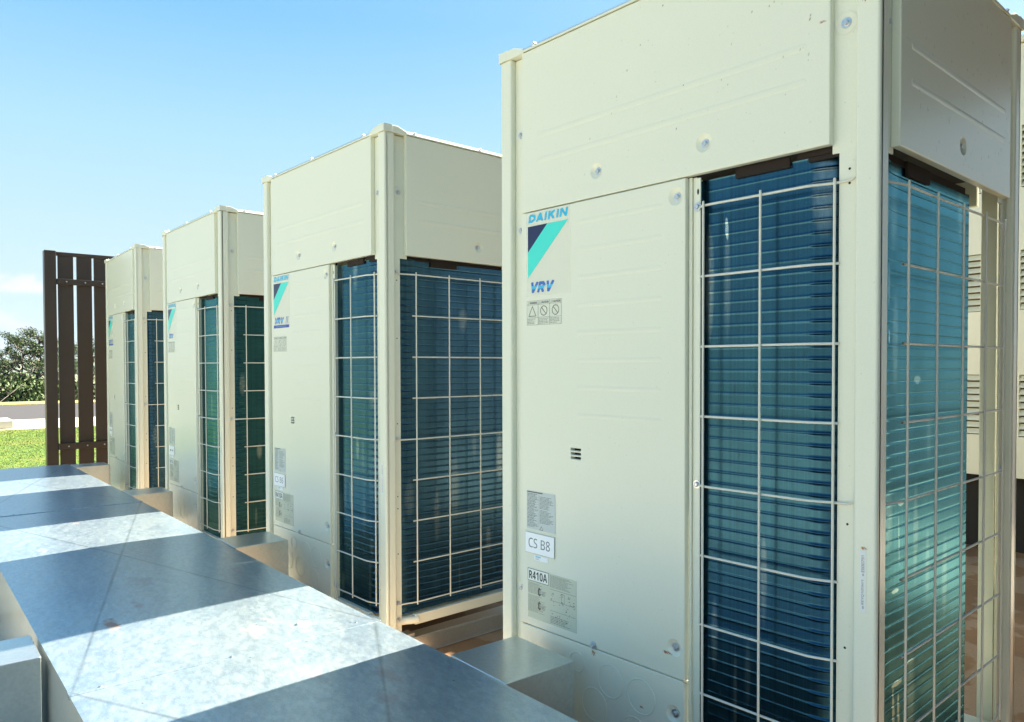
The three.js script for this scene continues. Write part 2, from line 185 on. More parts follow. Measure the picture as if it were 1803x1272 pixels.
bush(36, 56, -2.6, 1.2, 6, 'small green bush at the foot of the pale trunk');
bush(-10, 46, -1.9, 1.9, 14, 'olive bush cut by the left edge of the photo');
bush(50, 47, -2.0, 1.5, 15, 'broad green bush between the pale trunk and the screen post');
bush(28, 48, -2.0, 1.35, 16, 'rounded green bush left of the pale trunk behind the road');
bush(88, 48, -2.0, 1.6, 17, 'green bush right behind the screen post');
bush(140, 50, -2.1, 1.7, 18, 'green bush between the screen slats next to the units');
bush(110, 52, -2.2, 1.6, 7, 'green bush seen only through the gaps of the screen');
{ const t = tag(mesh('parking_kerb', boxUV(box(-13.75, -12.95, 0, .13, -.27, 1.6, .02)), rough(concTex, .9), scene), 'low pale concrete wheel stop on the path beside the lawn', 'wheel stop'); t.position.y = .004; }

// ------------------------------------------------------------------ brown slatted screen at the far end of the row
const brown = new S({ color: new THREE.Color().setRGB(.042, .026, .017), roughness: .36 });
{ const f = group('slatted_screen', -5.1, 0, 0); tag(f, 'dark brown metal screen of upright slats at the far end of the row', 'screen');
  mesh('post', boxUV(box(-.08, 0, 0, 1.865, .24, .318, .004)), brown, f);
  for (let k = 0; k < 14; k++) { const z1 = .226 - k * .1225 + [.001, -.002, .002, 0, -.001][k % 5]; for (const y of [1.634, .38]) mesh('screw', boxUV(clean(new THREE.CylinderGeometry(.005, .006, .003, 10).rotateZ(-Math.PI / 2).translate(.0134, y, z1 - .052))), M.zinc, f); mesh('slat', boxUV(box(-.045, -.025, .05, 1.83, z1 - .104, z1, .003)), brown, f); }
  mesh('rail', boxUV(box(-.024, .012, 1.612, 1.655, -1.6, .239, .003)), brown, f); mesh('rail', boxUV(box(-.024, .012, .355, .405, -1.6, .239, .003)), brown, f); mesh('rail', boxUV(box(-.05, -.02, 1.831, 1.86, -1.6, .239, .003)), brown, f);
  mesh('post', boxUV(box(-.08, 0, 0, 1.865, -1.68, -1.602, .004)), brown, f); }

// ------------------------------------------------------------------ louvred cabinet behind the row
{ const c = group('louvred_cabinet', .085, 0, -3.2); tag(c, 'cream louvred plant cabinet on a dark plinth behind the nearest unit', 'cabinet');
  mesh('plinth', boxUV(box(-1.6, .75, 0, .40, -.9, -.15)), M.dark, c); mesh('body', boxUV(box(-1.7, .85, .405, 2.60, -.9, -.03)), M.paint, c); mesh('roof', boxUV(box(-1.73, .88, 2.60, 2.63, -.93, .02)), M.paint, c);
  for (let d = 0; d < 3; d++) { const x0 = -1.7 + .85 * d + .0, w = .85, x = x0 + .005; const door = sub('door', c);
    const L = [[1.877, 2.189], [1.262, 1.563], [.619, .934]], sh = new THREE.Shape([new THREE.Vector2(x, .41), new THREE.Vector2(x + w - .01, .41), new THREE.Vector2(x + w - .01, 2.595), new THREE.Vector2(x, 2.595)]);
    for (const [a, b] of L) sh.holes.push(new THREE.Path([new THREE.Vector2(x + .085, a), new THREE.Vector2(x + .085, b), new THREE.Vector2(x + w - .095, b), new THREE.Vector2(x + w - .095, a)]));
    const g = new THREE.ExtrudeGeometry(sh, { depth: .024, bevelEnabled: false }); g.translate(0, 0, -.026); mesh('panel', boxUV(g), M.paint, door);
    for (const [a, b] of L) { mesh('backing', boxUV(box(x + .08, x + w - .09, a - .005, b + .005, -.0298, -.0275, 0)), M.gap, door); for (let k = 0; k < 9; k++) { const y = a + (k + .5) * (b - a) / 9; const s = box(-(w - .18) / 2, (w - .18) / 2, -.0025, .0025, -.016, .016, .001); s.rotateX(.85); s.translate(x + w / 2 - .005, y, -.012); mesh('louvre', boxUV(s), M.paint, door); } } } }

// ------------------------------------------------------------------ the building at the right, out of frame: it shades the right side of the nearest unit
{ const b = group('brown_building', 4.0, 0, -2.2); tag(b, 'dark brown clad building with a deep eave, outside the right edge of the photo', 'building');
  mesh('wall', boxUV(box(-2.1, 4, 0, 3.0, .15, 2.5, .01)), brown, b); mesh('roof', boxUV(box(-2.95, 4.2, 3.0, 3.2, -3.3, 2.55, .02)), brown, b); for (let k = 0; k < 5; k++) mesh('cladding_board', boxUV(box(-2.122, -2.101,   .05, 2.99, .21 + k * .45, .64 + k * .45, .003)), brown, b); for (const z of [-3.2, -1.5]) mesh('column', boxUV(box(1.2, 1.4, 0, 3.0, z, z + .2, .01)), brown, b); }

// ------------------------------------------------------------------ galvanised ducts
const screwGeo = merge([new THREE.CylinderGeometry(.005, .005, .004, 6).translate(0, .003, 0), new THREE.CylinderGeometry(.008, .008, .0015, 14)]);
{ const d = group('main_duct', 0, 0, 0); tag(d, 'long wide galvanised sheet metal duct running along the unit fronts', 'duct');
  const zR = x => .2435 - .0145 * (x - .1), zL = x => .936 - .006 * (x + .5), TOP = .335, BOT = .03;
  const secs = [[1.16, -.215, .0012], [-.19, -2.45, 0], [-2.43, -4.27, .0012]];
  secs.forEach(([xa, xb, e]) => { const c = [(xa + xb) / 2, TOP + .007, 0]; c[2] = (zR(c[0]) + zL(c[0])) / 2; const A = [xa, zR(xa) - e], B = [xb, zR(xb) - e], C = [xb, zL(xb) + e], D = [xa, zL(xa) + e], t = TOP + e;
    const pos = [], uv = [], tri = (p, q, r) => { for (const v of [p, q, r]) { pos.push(...v); uv.push((v[0] + 4.3) / TLX, (v[2] - .2) / TLZ); } };
    const T = v => [v[0], t, v[1]]; const ring = [A, B, C, D];
    // a folded margin, then the cross-broken field
    const inn = ring.map(v => [lerp(v[0], c[0], .012), t + .0006, lerp(v[1], c[2], .02)]);
    for (let k = 0; k < 4; k++) { const p = T(ring[k]), q = T(ring[(k + 1) % 4]), a = inn[k], b = inn[(k + 1) % 4]; tri(p, q, b); tri(p, b, a); tri(a, b, c); }
    const g = new THREE.BufferGeometry(); g.setAttribute('position', new THREE.Float32BufferAttribute(pos, 3)); g.setAttribute('uv', new THREE.Float32BufferAttribute(uv, 2)); g.computeVertexNormals();
    const s = sub('duct_section', d); mesh('top_sheet', g, M.ductTop, s);
    const sp = [], quad = (p, q) => { sp.push(p[0], t, p[1], p[0], BOT, p[1], q[0], BOT, q[1], p[0], t, p[1], q[0], BOT, q[1], q[0], t, q[1]); }; for (let k = 0; k < 4; k++) quad(ring[k], ring[(k + 1) % 4]); sp.push(A[0], BOT, A[1], D[0], BOT, D[1], C[0], BOT, C[1], A[0], BOT, A[1], C[0], BOT, C[1], B[0], BOT, B[1]);
    const gs = new THREE.BufferGeometry(); gs.setAttribute('position', new THREE.Float32BufferAttribute(sp, 3)); gs.computeVertexNormals(); mesh('side_sheet', boxUV(gs), M.galv, s); });
  for (const xs of [-.2025, -2.44]) { const g = box(xs - .0145, xs + .0145, TOP - .006, TOP + .003, zR(xs) - .0025, zL(xs) + .0025, .001); const gg = boxUV(g), p = gg.attributes.position, uv = gg.attributes.uv; for (let i = 0; i < p.count; i++) uv.setXY(i, (p.getX(i) + 4.3) / TLX, (p.getZ(i) - .2) / TLZ); mesh('joint_strip', gg, M.ductTop, d); }
  for (const [x, z] of [[-.215, .30], [-.19, .62], [-.2, .88], [-2.44, .4], [-2.44, .8], [-.30, .42]]) { const s = mesh('screw', screwGeo, M.zinc, d); s.position.set(x, TOP + .0025, z); s.scale.setScalar(.6); } }
const brRight = [[.11, .312, .045, 'galvanised branch duct against the front of the nearest unit'], [-1.40, -1.205, .065, 'galvanised branch duct against the front of the second unit'], [-2.85, -2.65, .085, 'galvanised branch duct against the front of the third unit'], [-4.235, -4.055, .10, 'galvanised branch duct against the front of the farthest unit']];
brRight.forEach(([x0, x1, z0, label], i) => { const zc = .2435 - .0145 * (x0 - .1) - .006, g = tag(group('branch_duct', (x0 + x1) / 2, 0, (z0 + zc) / 2), label, 'duct', 'branch ducts between the main duct and the units'); const w = (x1 - x0) / 2, h = (zc - z0) / 2;
  mesh('casing', boxUV(box(-w, w, .02, .337, -h, h, .0025)), M.galv, g); mesh('back_flange', boxUV(box(-w + .004, w - .004, .03, .333, -h - .004, -h - .0002, .001)), M.galv, g); });
[[-.642, -.466, 'galvanised branch duct leaving the near left edge of the main duct'], [-2.205, -2.03, 'galvanised branch duct cut by the left edge of the photo']].forEach(([x0, x1, label]) => { const g = tag(group('branch_duct', (x0 + x1) / 2, 0, 1.30), label, 'duct', 'branch ducts on the outer side of the main duct'), w = (x1 - x0) / 2; mesh('casing', boxUV(box(-w, w, .02, .337, -.352, .352, .0025)), M.galv, g); mesh('foot_flange', boxUV(box(w + .0002, w + .014, .02, .036, -.352, .352, .001)), M.galv, g); });

// ------------------------------------------------------------------ the condenser unit
const W = .93, D = .765, H = 1.685, RX = .016;
const toSide = g => { g.rotateY(Math.PI / 2); g.translate(W, 0, 0); return g; };      // front plane -> right face
const toBack = g => { g.rotateY(Math.PI); g.translate(W, 0, -D); return g; };
const toLeft = g => { g.rotateY(-Math.PI / 2); g.translate(0, 0, -D); return g; };
function panel(x0, x1, y0, y1, holes = [], t = .016, z = 0, slots = []) { const b = .0022, sh = new THREE.Shape(), a = x0 + b, c = x1 - b, e = y0 + b, f = y1 - b; sh.moveTo(a, e); sh.lineTo(c, e); sh.lineTo(c, f); sh.lineTo(a, f); sh.closePath();
  for (const [hx, hy, r] of holes) { const p = new THREE.Path(); p.absarc(hx, hy, r + b, 0, Math.PI * 2, true); sh.holes.push(p); }
  for (const [p0, p1, q0, q1] of slots) sh.holes.push(new THREE.Path([new THREE.Vector2(p0 - b, q0 - b), new THREE.Vector2(p0 - b, q1 + b), new THREE.Vector2(p1 + b, q1 + b), new THREE.Vector2(p1 + b, q0 - b)]));
  const g = new THREE.ExtrudeGeometry(sh, { depth: t - 2 * b, bevelEnabled: true, bevelThickness: b, bevelSize: b, bevelSegments: 3, curveSegments: 24 }); g.translate(0, 0, z - (t - b)); return clean(g); }
function dish(x, y, z, r = .019, dep = .007) { const g = new THREE.LatheGeometry([[r + .002, -.0004], [r, .0003], [r - .0022, -.0006], [r * .42, -dep], [0, -dep]].map(p => new THREE.Vector2(...p)), 28); g.rotateX(Math.PI / 2); g.translate(x, y, z); return clean(g); }
const ridge = (x0, x1, y, r = .007, k = .34) => { const g = new THREE.CapsuleGeometry(r, x1 - x0, 4, 12); g.rotateZ(Math.PI / 2); g.scale(1, 1, k); g.translate((x0 + x1) / 2, y, -.0004); return clean(g); };
const boltGeo = (() => { const h = new THREE.CylinderGeometry(.0050, .0054, .0042, 6); h.rotateX(Math.PI / 2); h.translate(0, 0, .0038); const w = new THREE.CylinderGeometry(.0085, .009, .0016, 20); w.rotateX(Math.PI / 2); w.translate(0, 0, .0008); const s = new THREE.TorusGeometry(.0034, .0008, 6, 16); s.translate(0, 0, .006); return merge([h, w, s]); })();
function makeUnit(coilMat) {
  const u = new THREE.Group(); u.name = 'condenser_unit';
  const front = g => g, F = { front, side: toSide, back: toBack, left: toLeft };
  const bolt = (x, y, z, where = 'front') => { const g = boltGeo.clone(); g.translate(x, y, z); mesh('bolt', F[where](g), M.zinc, u); };
  // corner posts: folded angle with rounded nose
  const postG = () => merge([box(0, .0395, 0, 1.664, -.0185, 0, .006), box(0, .018, 0, 1.664, -.0395, -.001, .006)]);
  { let g = postG(); g.scale(-1, 1, 1); const ix = g.attributes; g = merge([box(W - .0395, W, 0, 1.664, -.0185, 0, .006), box(W - .0185, W, 0, 1.664, -.0395, -.002, .006)]); mesh('corner_post', g, M.paint, u); }
  mesh('corner_post', merge([box(0, .0395, 0, 1.664, -.0185, 0, .006), box(0, .0185, 0, 1.664, -.0395, -.002, .006)]), M.paint, u);
  mesh('corner_post', merge([box(W - .0395, W, 0, 1.664, -D, -D + .0185, .006), box(W - .0185, W, 0, 1.664, -D + .002, -D + .0395, .006)]), M.paint, u);
  mesh('corner_post', merge([box(0, .0395, 0, 1.664, -D, -D + .0185, .006), box(0, .0185, 0, 1.664, -D + .002, -D + .0395, .006)]), M.paint, u);
  // flanges set back between posts and panels
  mesh('flange', merge([box(.038, .095, .01, 1.66, -.0195, -RX, .0008)]), M.paint, u);
  mesh('flange', merge([box(.845, .892, 1.262, 1.66, -.0195, -RX, .0008), box(.857, .892, .03, 1.2625, -.0187, -RX, .0008)]), M.paint, u);
  mesh('flange', merge([toSide(box(.038, .095, 1.262, 1.66, -.0195, -RX, .0008)), toSide(box(.038, .068, .03, 1.2625, -.0187, -RX, .0008))]), M.paint, u);
  mesh('flange', merge([toSide(box(.665, .728, 1.262, 1.66, -.0195, -RX, .0008)), toSide(box(.690, .728, .03, 1.2625, -.0187, -RX, .0008))]), M.paint, u);
  mesh('flange', merge([toBack(box(.04, .072, .03, 1.66, -.0195, -RX, .0008)), toBack(box(.84, .89, .03, 1.66, -.0195, -RX, .0008))]), M.paint, u);
  // top cap: sloped edge trim between raised corners
  { const parts = [], edge = (len) => { const s = new THREE.Shape([[0, 1.6645], [.003, 1.6645], [.003, 1.6685], [-.009, 1.6795], [-.03, 1.6795], [-.03, 1.676], [-.012, 1.676], [0, 1.667]].map(p => new THREE.Vector2(...p))); const g = new THREE.ExtrudeGeometry(s, { depth: len, bevelEnabled: false }); g.rotateY(-Math.PI / 2); return clean(g); };
    const e1 = edge(W - .1); e1.translate(W - .05, 0, 0); parts.push(e1); const e2 = toSide(edge(D - .1).translate(D - .05, 0, 0)); parts.push(e2); parts.push(toBack(edge(W - .1).translate(W - .05, 0, 0)), toLeft(edge(D - .1).translate(D - .05, 0, 0)));
    const corner = (sx, sz, ox, oz) => { const g = box(0, .1, 1.6642, 1.6845, -.1, 0, .004), p = g.attributes.position; for (let i = 0; i < p.count; i++) { const x = p.getX(i), z = -p.getZ(i), y = p.getY(i), f = Math.max(x, z); if (y > 1.675) p.setY(i, y - .006 * sstep(.03, .1, f)); p.setX(i, ox + sx * (x - .0035)); p.setZ(i, oz - sz * (z - .0035)); } let q = clean(g); if (sx * sz < 0) { const a = q.attributes.position.array; for (let i = 0; i < a.length; i += 9) for (let c = 0; c < 3; c++) { const t = a[i + 3 + c]; a[i + 3 + c] = a[i + 6 + c]; a[i + 6 + c] = t; } } q.computeVertexNormals(); return q; };
    // corner pieces: an L of two tapering blocks
    const blockX = (x0, x1, zf, zb, flip) => { const s = new THREE.Shape(); const pts = flip ? [[x0, 1.6642], [x1, 1.6642], [x1, 1.6838], [x0 + .035, 1.6838], [x0, 1.6722]] : [[x0, 1.6642], [x1, 1.6642], [x1, 1.6722], [x1 - .035, 1.6838], [x0, 1.6838]]; s.setFromPoints(pts.map(p => new THREE.Vector2(...p))); const g = new THREE.ExtrudeGeometry(s, { depth: .03, bevelEnabled: true, bevelSize: .0018, bevelThickness: .0018, bevelSegments: 2 }); return clean(g); };
    for (const F2 of [[g => g, W], [toSide, D], [toBack, W], [toLeft, D]]) { parts.push(F2[0](blockX(-.002, .085, 0, 0, false).translate(0, 0, -.0285)), F2[0](blockX(F2[1] - .085, F2[1] + .002, 0, 0, true).translate(0, 0, -.0285))); }
    mesh('top_cap', toCreasedNormals(merge(parts), .25), M.paint, u);
    for (const [x, wh] of [[.12, 'front'], [.43, 'front'], [.80, 'front'], [.12, 'side'], [.40, 'side'], [.66, 'side']]) { const g = boltGeo.clone(); g.scale(.75, .75, .9); g.rotateX(-.75); g.translate(x, 1.6745, -.003); mesh('bolt', F[wh](g), M.zinc, u); } }
  // top plate with fan opening
  { const s = new THREE.Shape([[.01, .01], [W - .01, .01], [W - .01, D - .01], [.01, D - .01]].map(p => new THREE.Vector2(...p))), h = new THREE.Path(); h.absarc(W / 2, D / 2, .31, 0, 6.2832, true); s.holes.push(h); const g = new THREE.ExtrudeGeometry(s, { depth: .003, bevelEnabled: false, curveSegments: 40 }); g.rotateX(-Math.PI / 2); g.translate(0, 1.668, 0); mesh('top_plate', boxUV(clean(g)), M.paint, u);
    const r = new THREE.LatheGeometry([[.325, 1.674], [.312, 1.67], [.305, 1.655], [.305, 1.36]].map(p => new THREE.Vector2(...p)), 48); r.translate(W / 2, 0, -D / 2); mesh('fan_ring', boxUV(clean(r)), M.dark, u); mesh('fan_deck', boxUV(box(.02, W - .02, 1.335, 1.34, -D + .02, -.021, 0)), M.dark, u); }
  // upper panels
  const ub = [[.3217, 1.3326, .0165], [.5986, 1.3326, .0165]];
  mesh('upper_panel', merge([panel(.079, .8475, 1.276, 1.6635, ub), ridge(.14, .80, 1.453, .007, .14), ridge(.14, .80, 1.393, .007, .14), ...ub.map(([x, y]) => dish(x, y, 0))]), M.paint, u);
  for (const [x, y] of ub) bolt(x, y, -.007);
  mesh('upper_panel', merge([toSide(panel(.083, .690, 1.272, 1.6635, [[.388, 1.329, .0165]])), toSide(ridge(.135, .645, 1.452, .007, .2)), toSide(ridge(.135, .645, 1.390, .007, .2)), toSide(dish(.388, 1.329, 0))]), M.paint, u); bolt(.388, 1.329, -.007, 'side');
  mesh('upper_panel', merge([toBack(panel(.083, .85, 1.276, 1.6635))]), M.paint, u); mesh('left_panel', merge([toLeft(panel(.083, .69, .06, 1.6635))]), M.paint, u);
  mesh('rear_panel', merge([toBack(panel(.40, .85, .06, 1.272)), box(.40, .404, .06, 1.33, -D + .03, -.12, .001)]), M.paint, u);
  for (const [x, y, w] of [[.868, 1.4768, 'front'], [.060, 1.473, 'front'], [.062, 1.4767, 'side']]) { mesh('bolt_dish', F[w](boxUV(dish(x, y, -RX + .0012, .017, .0008))), M.paint, u); bolt(x, y, -RX + .0006, w); }
  // service door with vent slots, embossed ribs and bolts
  const db = [[.5339, 1.2406, .0165], [.5318, .3291, .0165]];
  const ribs = []; for (let k = 0; k < 8; k++) ribs.push(ridge(.268, .495, 1.228 - k * .0628, .0055, .15));
  mesh('service_panel', merge([panel(.0766, .5568, .2675, 1.2735, db, .016, 0, [0, 1, 2].map(k => [.243, .2735, .7085 - k * .0098 - .0012, .7085 - k * .0098 + .0042])), ...db.map(([x, y]) => dish(x, y, 0)), ...ribs]), M.paint, u);
  mesh('vent_backing', boxUV(box(.24, .277, .68, .72, -.0185, -.0168, 0)), M.dark, u); for (const [x, y] of db) bolt(x, y, -.007); bolt(.3129, .2735, .0004);
  for (const [x, y] of [[.060, 1.238], [.060, .345]]) { mesh('bolt_dish', boxUV(dish(x, y, -RX + .0012, .016, .0008)), M.paint, u); bolt(x, y, -RX + .0006); }
  // lower piping cover with knock-outs
  const kn = (x, y, r) => { const g = new THREE.TorusGeometry(r, .0016, 6, 48); g.scale(1, 1, .7); g.translate(x, y, 0); return clean(g); };
  mesh('lower_panel', merge([panel(.0766, .5568, .045, .2655, [[.5307, .1926, .0165]]), dish(.5307, .1926, 0), kn(.362, .207, .036), kn(.447, .201, .037), kn(.315, .140, .037), kn(.263, .222, .022), kn(.430, .115, .036), kn(.215, .15, .036)]), M.paint, u); bolt(.5307, .1926, -.007);
  // trim between door and coil, guard bracket with slot and screws
  mesh('trim', merge([box(.5585, .5655, .045, 1.274, -.018, -.010, .001), box(.566, .574, .03, 1.2735, -.0195, -.014, .001)]), M.paint, u);
  mesh('guard_bracket', merge([box(.5745, .5865, .05, 1.270, -.0115, -.008, .001), box(.5745, .577, .05, 1.270, -.03, -.0117, .0005)]), M.paint, u);
  { const hs = []; for (const [x, y, rx, ry] of [[.581, 1.243, .0022, .006], [.875, 1.232, .0022, .0022], [.875, 1.208, .0022, .0022], [.875, .632, .0022, .0022], [.872, .42, .0022, .0022], [.87, .17, .0022, .0022]]) { const g = new THREE.CircleGeometry(1, 14); g.scale(rx, ry, 1); g.translate(x, y, x < .6 ? -.0077 : -RX + .0003); hs.push(g); }
    for (const y of [1.238, .662]) hs.push(box(.8868, .8898, y - .010, y + .012, -.0158, -.0135, 0));
    for (const y of [1.19, 1.0, .72, .48, .44, .29]) { const g = new THREE.CircleGeometry(.0022, 12); g.translate(.055, y, -RX + .0003); hs.push(toSide(g)); }
    for (const [s, y, h] of [[.716, .71, .014], [.716, .36, .022]]) hs.push(toSide(box(s - .002, s + .002, y - h, y + h, -.0158, -.0150, 0)));
    mesh('hole', merge(hs), M.dark, u); }
  for (const y of [1.2135, .667, .125]) bolt(.5805, y, -.0078);
  // coil: ribbed sheet wrapping the front-right corner
  { const path = [], nor = [], R = .09, cx = .80, cd = .115; for (let k = 0; k <= 6; k++) { path.push([.576 + (cx - .576) * k / 6, cd - R]); nor.push([0, -1]); } for (let k = 1; k <= 16; k++) { const a = k / 16 * Math.PI / 2; path.push([cx + R * Math.sin(a), cd - R * Math.cos(a)]); nor.push([Math.sin(a), -Math.cos(a)]); } for (let k = 1; k <= 10; k++) { path.push([cx + R, cd + (.555 - cd) * k / 10]); nor.push([1, 0]); }
    const ny = 54 * 16, y0 = .078, hY = 1.188, pos = [], uv = [], idx = []; let s = 0;
    path.forEach((p, i) => { if (i) s += Math.hypot(p[0] - path[i - 1][0], p[1] - path[i - 1][1]); for (let j = 0; j <= ny; j++) { const y = y0 + hY * j / ny, h = (i > 22 ? -.0013 : i > 6 ? .0034 : .0009) * Math.pow(Math.abs(Math.cos(Math.PI * (y - y0) / .022)), i > 22 ? 60 : i > 6 ? 26 : 40); pos.push(p[0] + nor[i][0] * h, y, -(p[1] + nor[i][1] * h)); uv.push(s / .80, (y - y0) / 1.21); } });
    const n = ny + 1; for (let i = 0; i < path.length - 1; i++) for (let j = 0; j < ny; j++) { const a = i * n + j, b = a + n; idx.push(a, b, a + 1, b, b + 1, a + 1); }
    const g = new THREE.BufferGeometry(); g.setAttribute('position', new THREE.Float32BufferAttribute(pos, 3)); g.setAttribute('uv', new THREE.Float32BufferAttribute(uv, 2)); g.setIndex(idx); g.computeVertexNormals(); mesh('coil', g, coilMat, u);
    const back = []; for (let i = 0; i < path.length - 1; i++) { const a = path[i], b = path[i + 1], na = nor[i], nb = nor[i + 1], t = .036; const q = [[a[0] - na[0] * t, a[1] - na[1] * t], [b[0] - nb[0] * t, b[1] - nb[1] * t]]; for (const [m, k] of [[q[0], 0], [q[1], 0], [q[1], 1], [q[0], 0], [q[1], 1], [q[0], 1]]) back.push(m[0], k ? y0 + hY : y0, -m[1]); }
    const e = path[path.length - 1]; for (const [x, y] of [[e[0], 0], [e[0], 1], [e[0] - .036, 1], [e[0], 0], [e[0] - .036, 1], [e[0] - .036, 0]]) back.push(x, y ? y0 + hY : y0, -e[1]);
    const bg = new THREE.BufferGeometry(); bg.setAttribute('position', new THREE.Float32BufferAttribute(back, 3)); bg.computeVertexNormals(); mesh('coil_back', boxUV(bg), new S({ color: new THREE.Color().setRGB(.05, .09, .11), roughness: .6, metalness: .4, side: THREE.DoubleSide }), u); }
  mesh('foam_seal', merge([box(.656, .766, 1.2565, 1.275, -.0245, -.019, .001), box(.78, .868, 1.2662, 1.275, -.0335, -.0190, .001), box(.80, .856, 1.258, 1.2657, -.0245, -.0195, .001)]), M.foam, u);
  mesh('foam_seal', merge([toSide(box(.205, .318, 1.247, 1.275, -.039, -.034, .002)), toSide(box(.10, .53, 1.262, 1.276, -.055, -.0395, .001))]), M.foam, u);
  // base pan lip under the coil and mounting rails
  mesh('base_pan', merge([box(.565, .80, .044, .0775, -.030, -.010, .002), tube([[.79, .061, -.012], [.82, .061, -.0135], [.86, .061, -.023], [.89, .061, -.037]], .014, 8, 10), toSide(box(.115, .70, .044, .0775, -.022, -.006, .002)), tube([[.922, .061, -.125], [.917, .061, -.105], [.905, .061, -.075], [.905, .061, -.04]], .014, 8, 10), box(.02, .90, .046, .070, -D + .03, -.05, 0)]), M.paint, u); bolt(.055, .072, -RX, 'side');
  for (const x of [.07, .862]) mesh('mounting_rail', merge([box(x - .03, x + .03, -.016, -.012, -D - .04, -.005, .001), box(x + .026, x + .03, -.07, -.0165, -D - .04, -.005, .001), box(x - .02, x + .02, -.0119, .0, -.14, -.06, .001), box(x - .02, x + .02, -.0119, .0, -D + .06, -D + .14, .001), box(x - .03, x + .03, -.074, -.0705, -D - .04, -.005, .001)]), M.galv, u);
  // wire guards
  const wy = k => 1.2114 - .1363 * k, wr = .0024;
  { const g = sub('wire_guard', u), zf = .0015; for (let k = 0; k < 9; k++) { const y = wy(k), an = k % 4 === 0, xs = an ? .586 : .592; const pts = [[xs, y, an ? -.006 : zf], [.60, y, zf], [.70, y, zf], [.800, y, zf], [.815, y, zf - .001], [.853, y, -.0125]]; if (an && k < 8) pts.push([.868, y + .0005, -.0128], [.884, y + .003, -.0128], [.8882, y + .010, -.013], [.8884, y + .020, -.0135]); else pts.push([.859, y, -.0145]); mesh('wire', tube(pts, wr, 8, 40), M.wire, g); }
    for (const [x, z] of [[.6025, zf + .0045], [.7231, zf + .0045], [.853, -.0080]]) mesh('wire', rod([x, wy(8) - .006, z], [x, wy(0) + .006, z], wr), M.wire, g); }
  { const g = sub('wire_guard', u), z = -.0035; for (let k = 0; k < 9; k++) { const y = wy(k), an = k % 4 === 0, pts = an ? [[.040, y + .002, -.0135], [.055, y, -.0135], [.085, y, -.010], [.108, y, z]] : [[.108, y, z]]; pts.push([.2, y, z], [.45, y, z], [.66, y, z]); if (an) pts.push([.695, y + .001, -.010]); else pts.push([.662, y, z]); mesh('wire', toSide(tube(pts, wr, 8, 36)), M.wire, g); }
    for (const s of [.120, .2565, .393, .529, .655]) mesh('wire', toSide(rod([s, wy(8) - .006, z + .0045], [s, wy(0) + .006, z + .0045], wr)), M.wire, g); }
  for (const y of [1.216, .667, .125]) { bolt(.052, y + .002, -RX, 'side'); bolt(.703, y - .004, -RX, 'side'); }
  return u;
}

// ------------------------------------------------------------------ stickers (flat print)
function canvasTex(w, h, draw) { const c = document.createElement('canvas'); c.width = w; c.height = h; const x = c.getContext('2d'); x.clearRect(0, 0, w, h); draw(x, w, h); const t = new THREE.CanvasTexture(c); t.colorSpace = THREE.SRGBColorSpace; t.magFilter = THREE.LinearFilter; return t; }
function decal(name, parent, tex, x0, x1, y0, y1, z = .0008, where, label, r = .35) { const g = new THREE.PlaneGeometry(x1 - x0, y1 - y0); g.translate((x0 + x1) / 2, (y0 + y1) / 2, z); if (where === 'side') toSide(g); const m = mesh(name, g, new S({ map: tex, transparent: true, roughness: r }), parent); m.castShadow = false; if (label) m.userData.label = label; return m; }
function fitText(c, s, x, y, w, h, font, stroke = 0) { c.save(); c.font = font.replace('#', 200); const m = c.measureText(s), hh = m.actualBoundingBoxAscent + m.actualBoundingBoxDescent; c.translate(x, y + h); c.scale(w / (m.actualBoundingBoxRight + m.actualBoundingBoxLeft), h / hh); c.fillText(s, m.actualBoundingBoxLeft, -m.actualBoundingBoxDescent); if (stroke) { c.lineWidth = stroke; c.strokeStyle = c.fillStyle; c.strokeText(s, m.actualBoundingBoxLeft, -m.actualBoundingBoxDescent); } c.restore(); }
// heavy slanted strokes for the badge lettering, each letter in a unit box
const STROKES = { D: [[[.16, .13], [.16, .87], [.5, .87], [.84, .66], [.84, .34], [.5, .13], [.16, .13]]], A: [[[.1, 1], [.5, .1], [.9, 1]], [[.26, .72], [.74, .72]]], I: [[[.5, 0], [.5, 1]]], K: [[[.16, 0], [.16, 1]], [[.85, 0], [.2, .56]], [[.42, .42], [.88, 1]]], N: [[[.14, 1], [.14, .06], [.86, .94], [.86, 0]]], V: [[[.1, 0], [.48, .92], [.9, 0]]], R: [[[.16, 1], [.16, .13], [.62, .13], [.82, .32], [.62, .54], [.16, .54]], [[.5, .54], [.86, 1]]] };
function letters(c, word, x, y, w, h, weight, slant) { const ws = [...word].map(k => k === 'I' ? .42 : 1), tot = ws.reduce((a, b) => a + b + .10, -.10); let p = 0; c.save(); c.lineWidth = weight; c.lineJoin = 'miter'; c.miterLimit = 3; c.strokeStyle = c.fillStyle; c.beginPath(); c.rect(x - w, y, w * 3, h); c.clip();
  [...word].forEach((k, i) => { for (const st of STROKES[k]) { c.beginPath(); st.forEach(([a, b], q) => { const X = x + (p + a * ws[i]) / tot * w + slant * (1 - b) * h, Y = y + b * h; q ? c.lineTo(X, Y) : c.moveTo(X, Y); }); c.stroke(); } p += ws[i] + .10; }); c.restore(); }
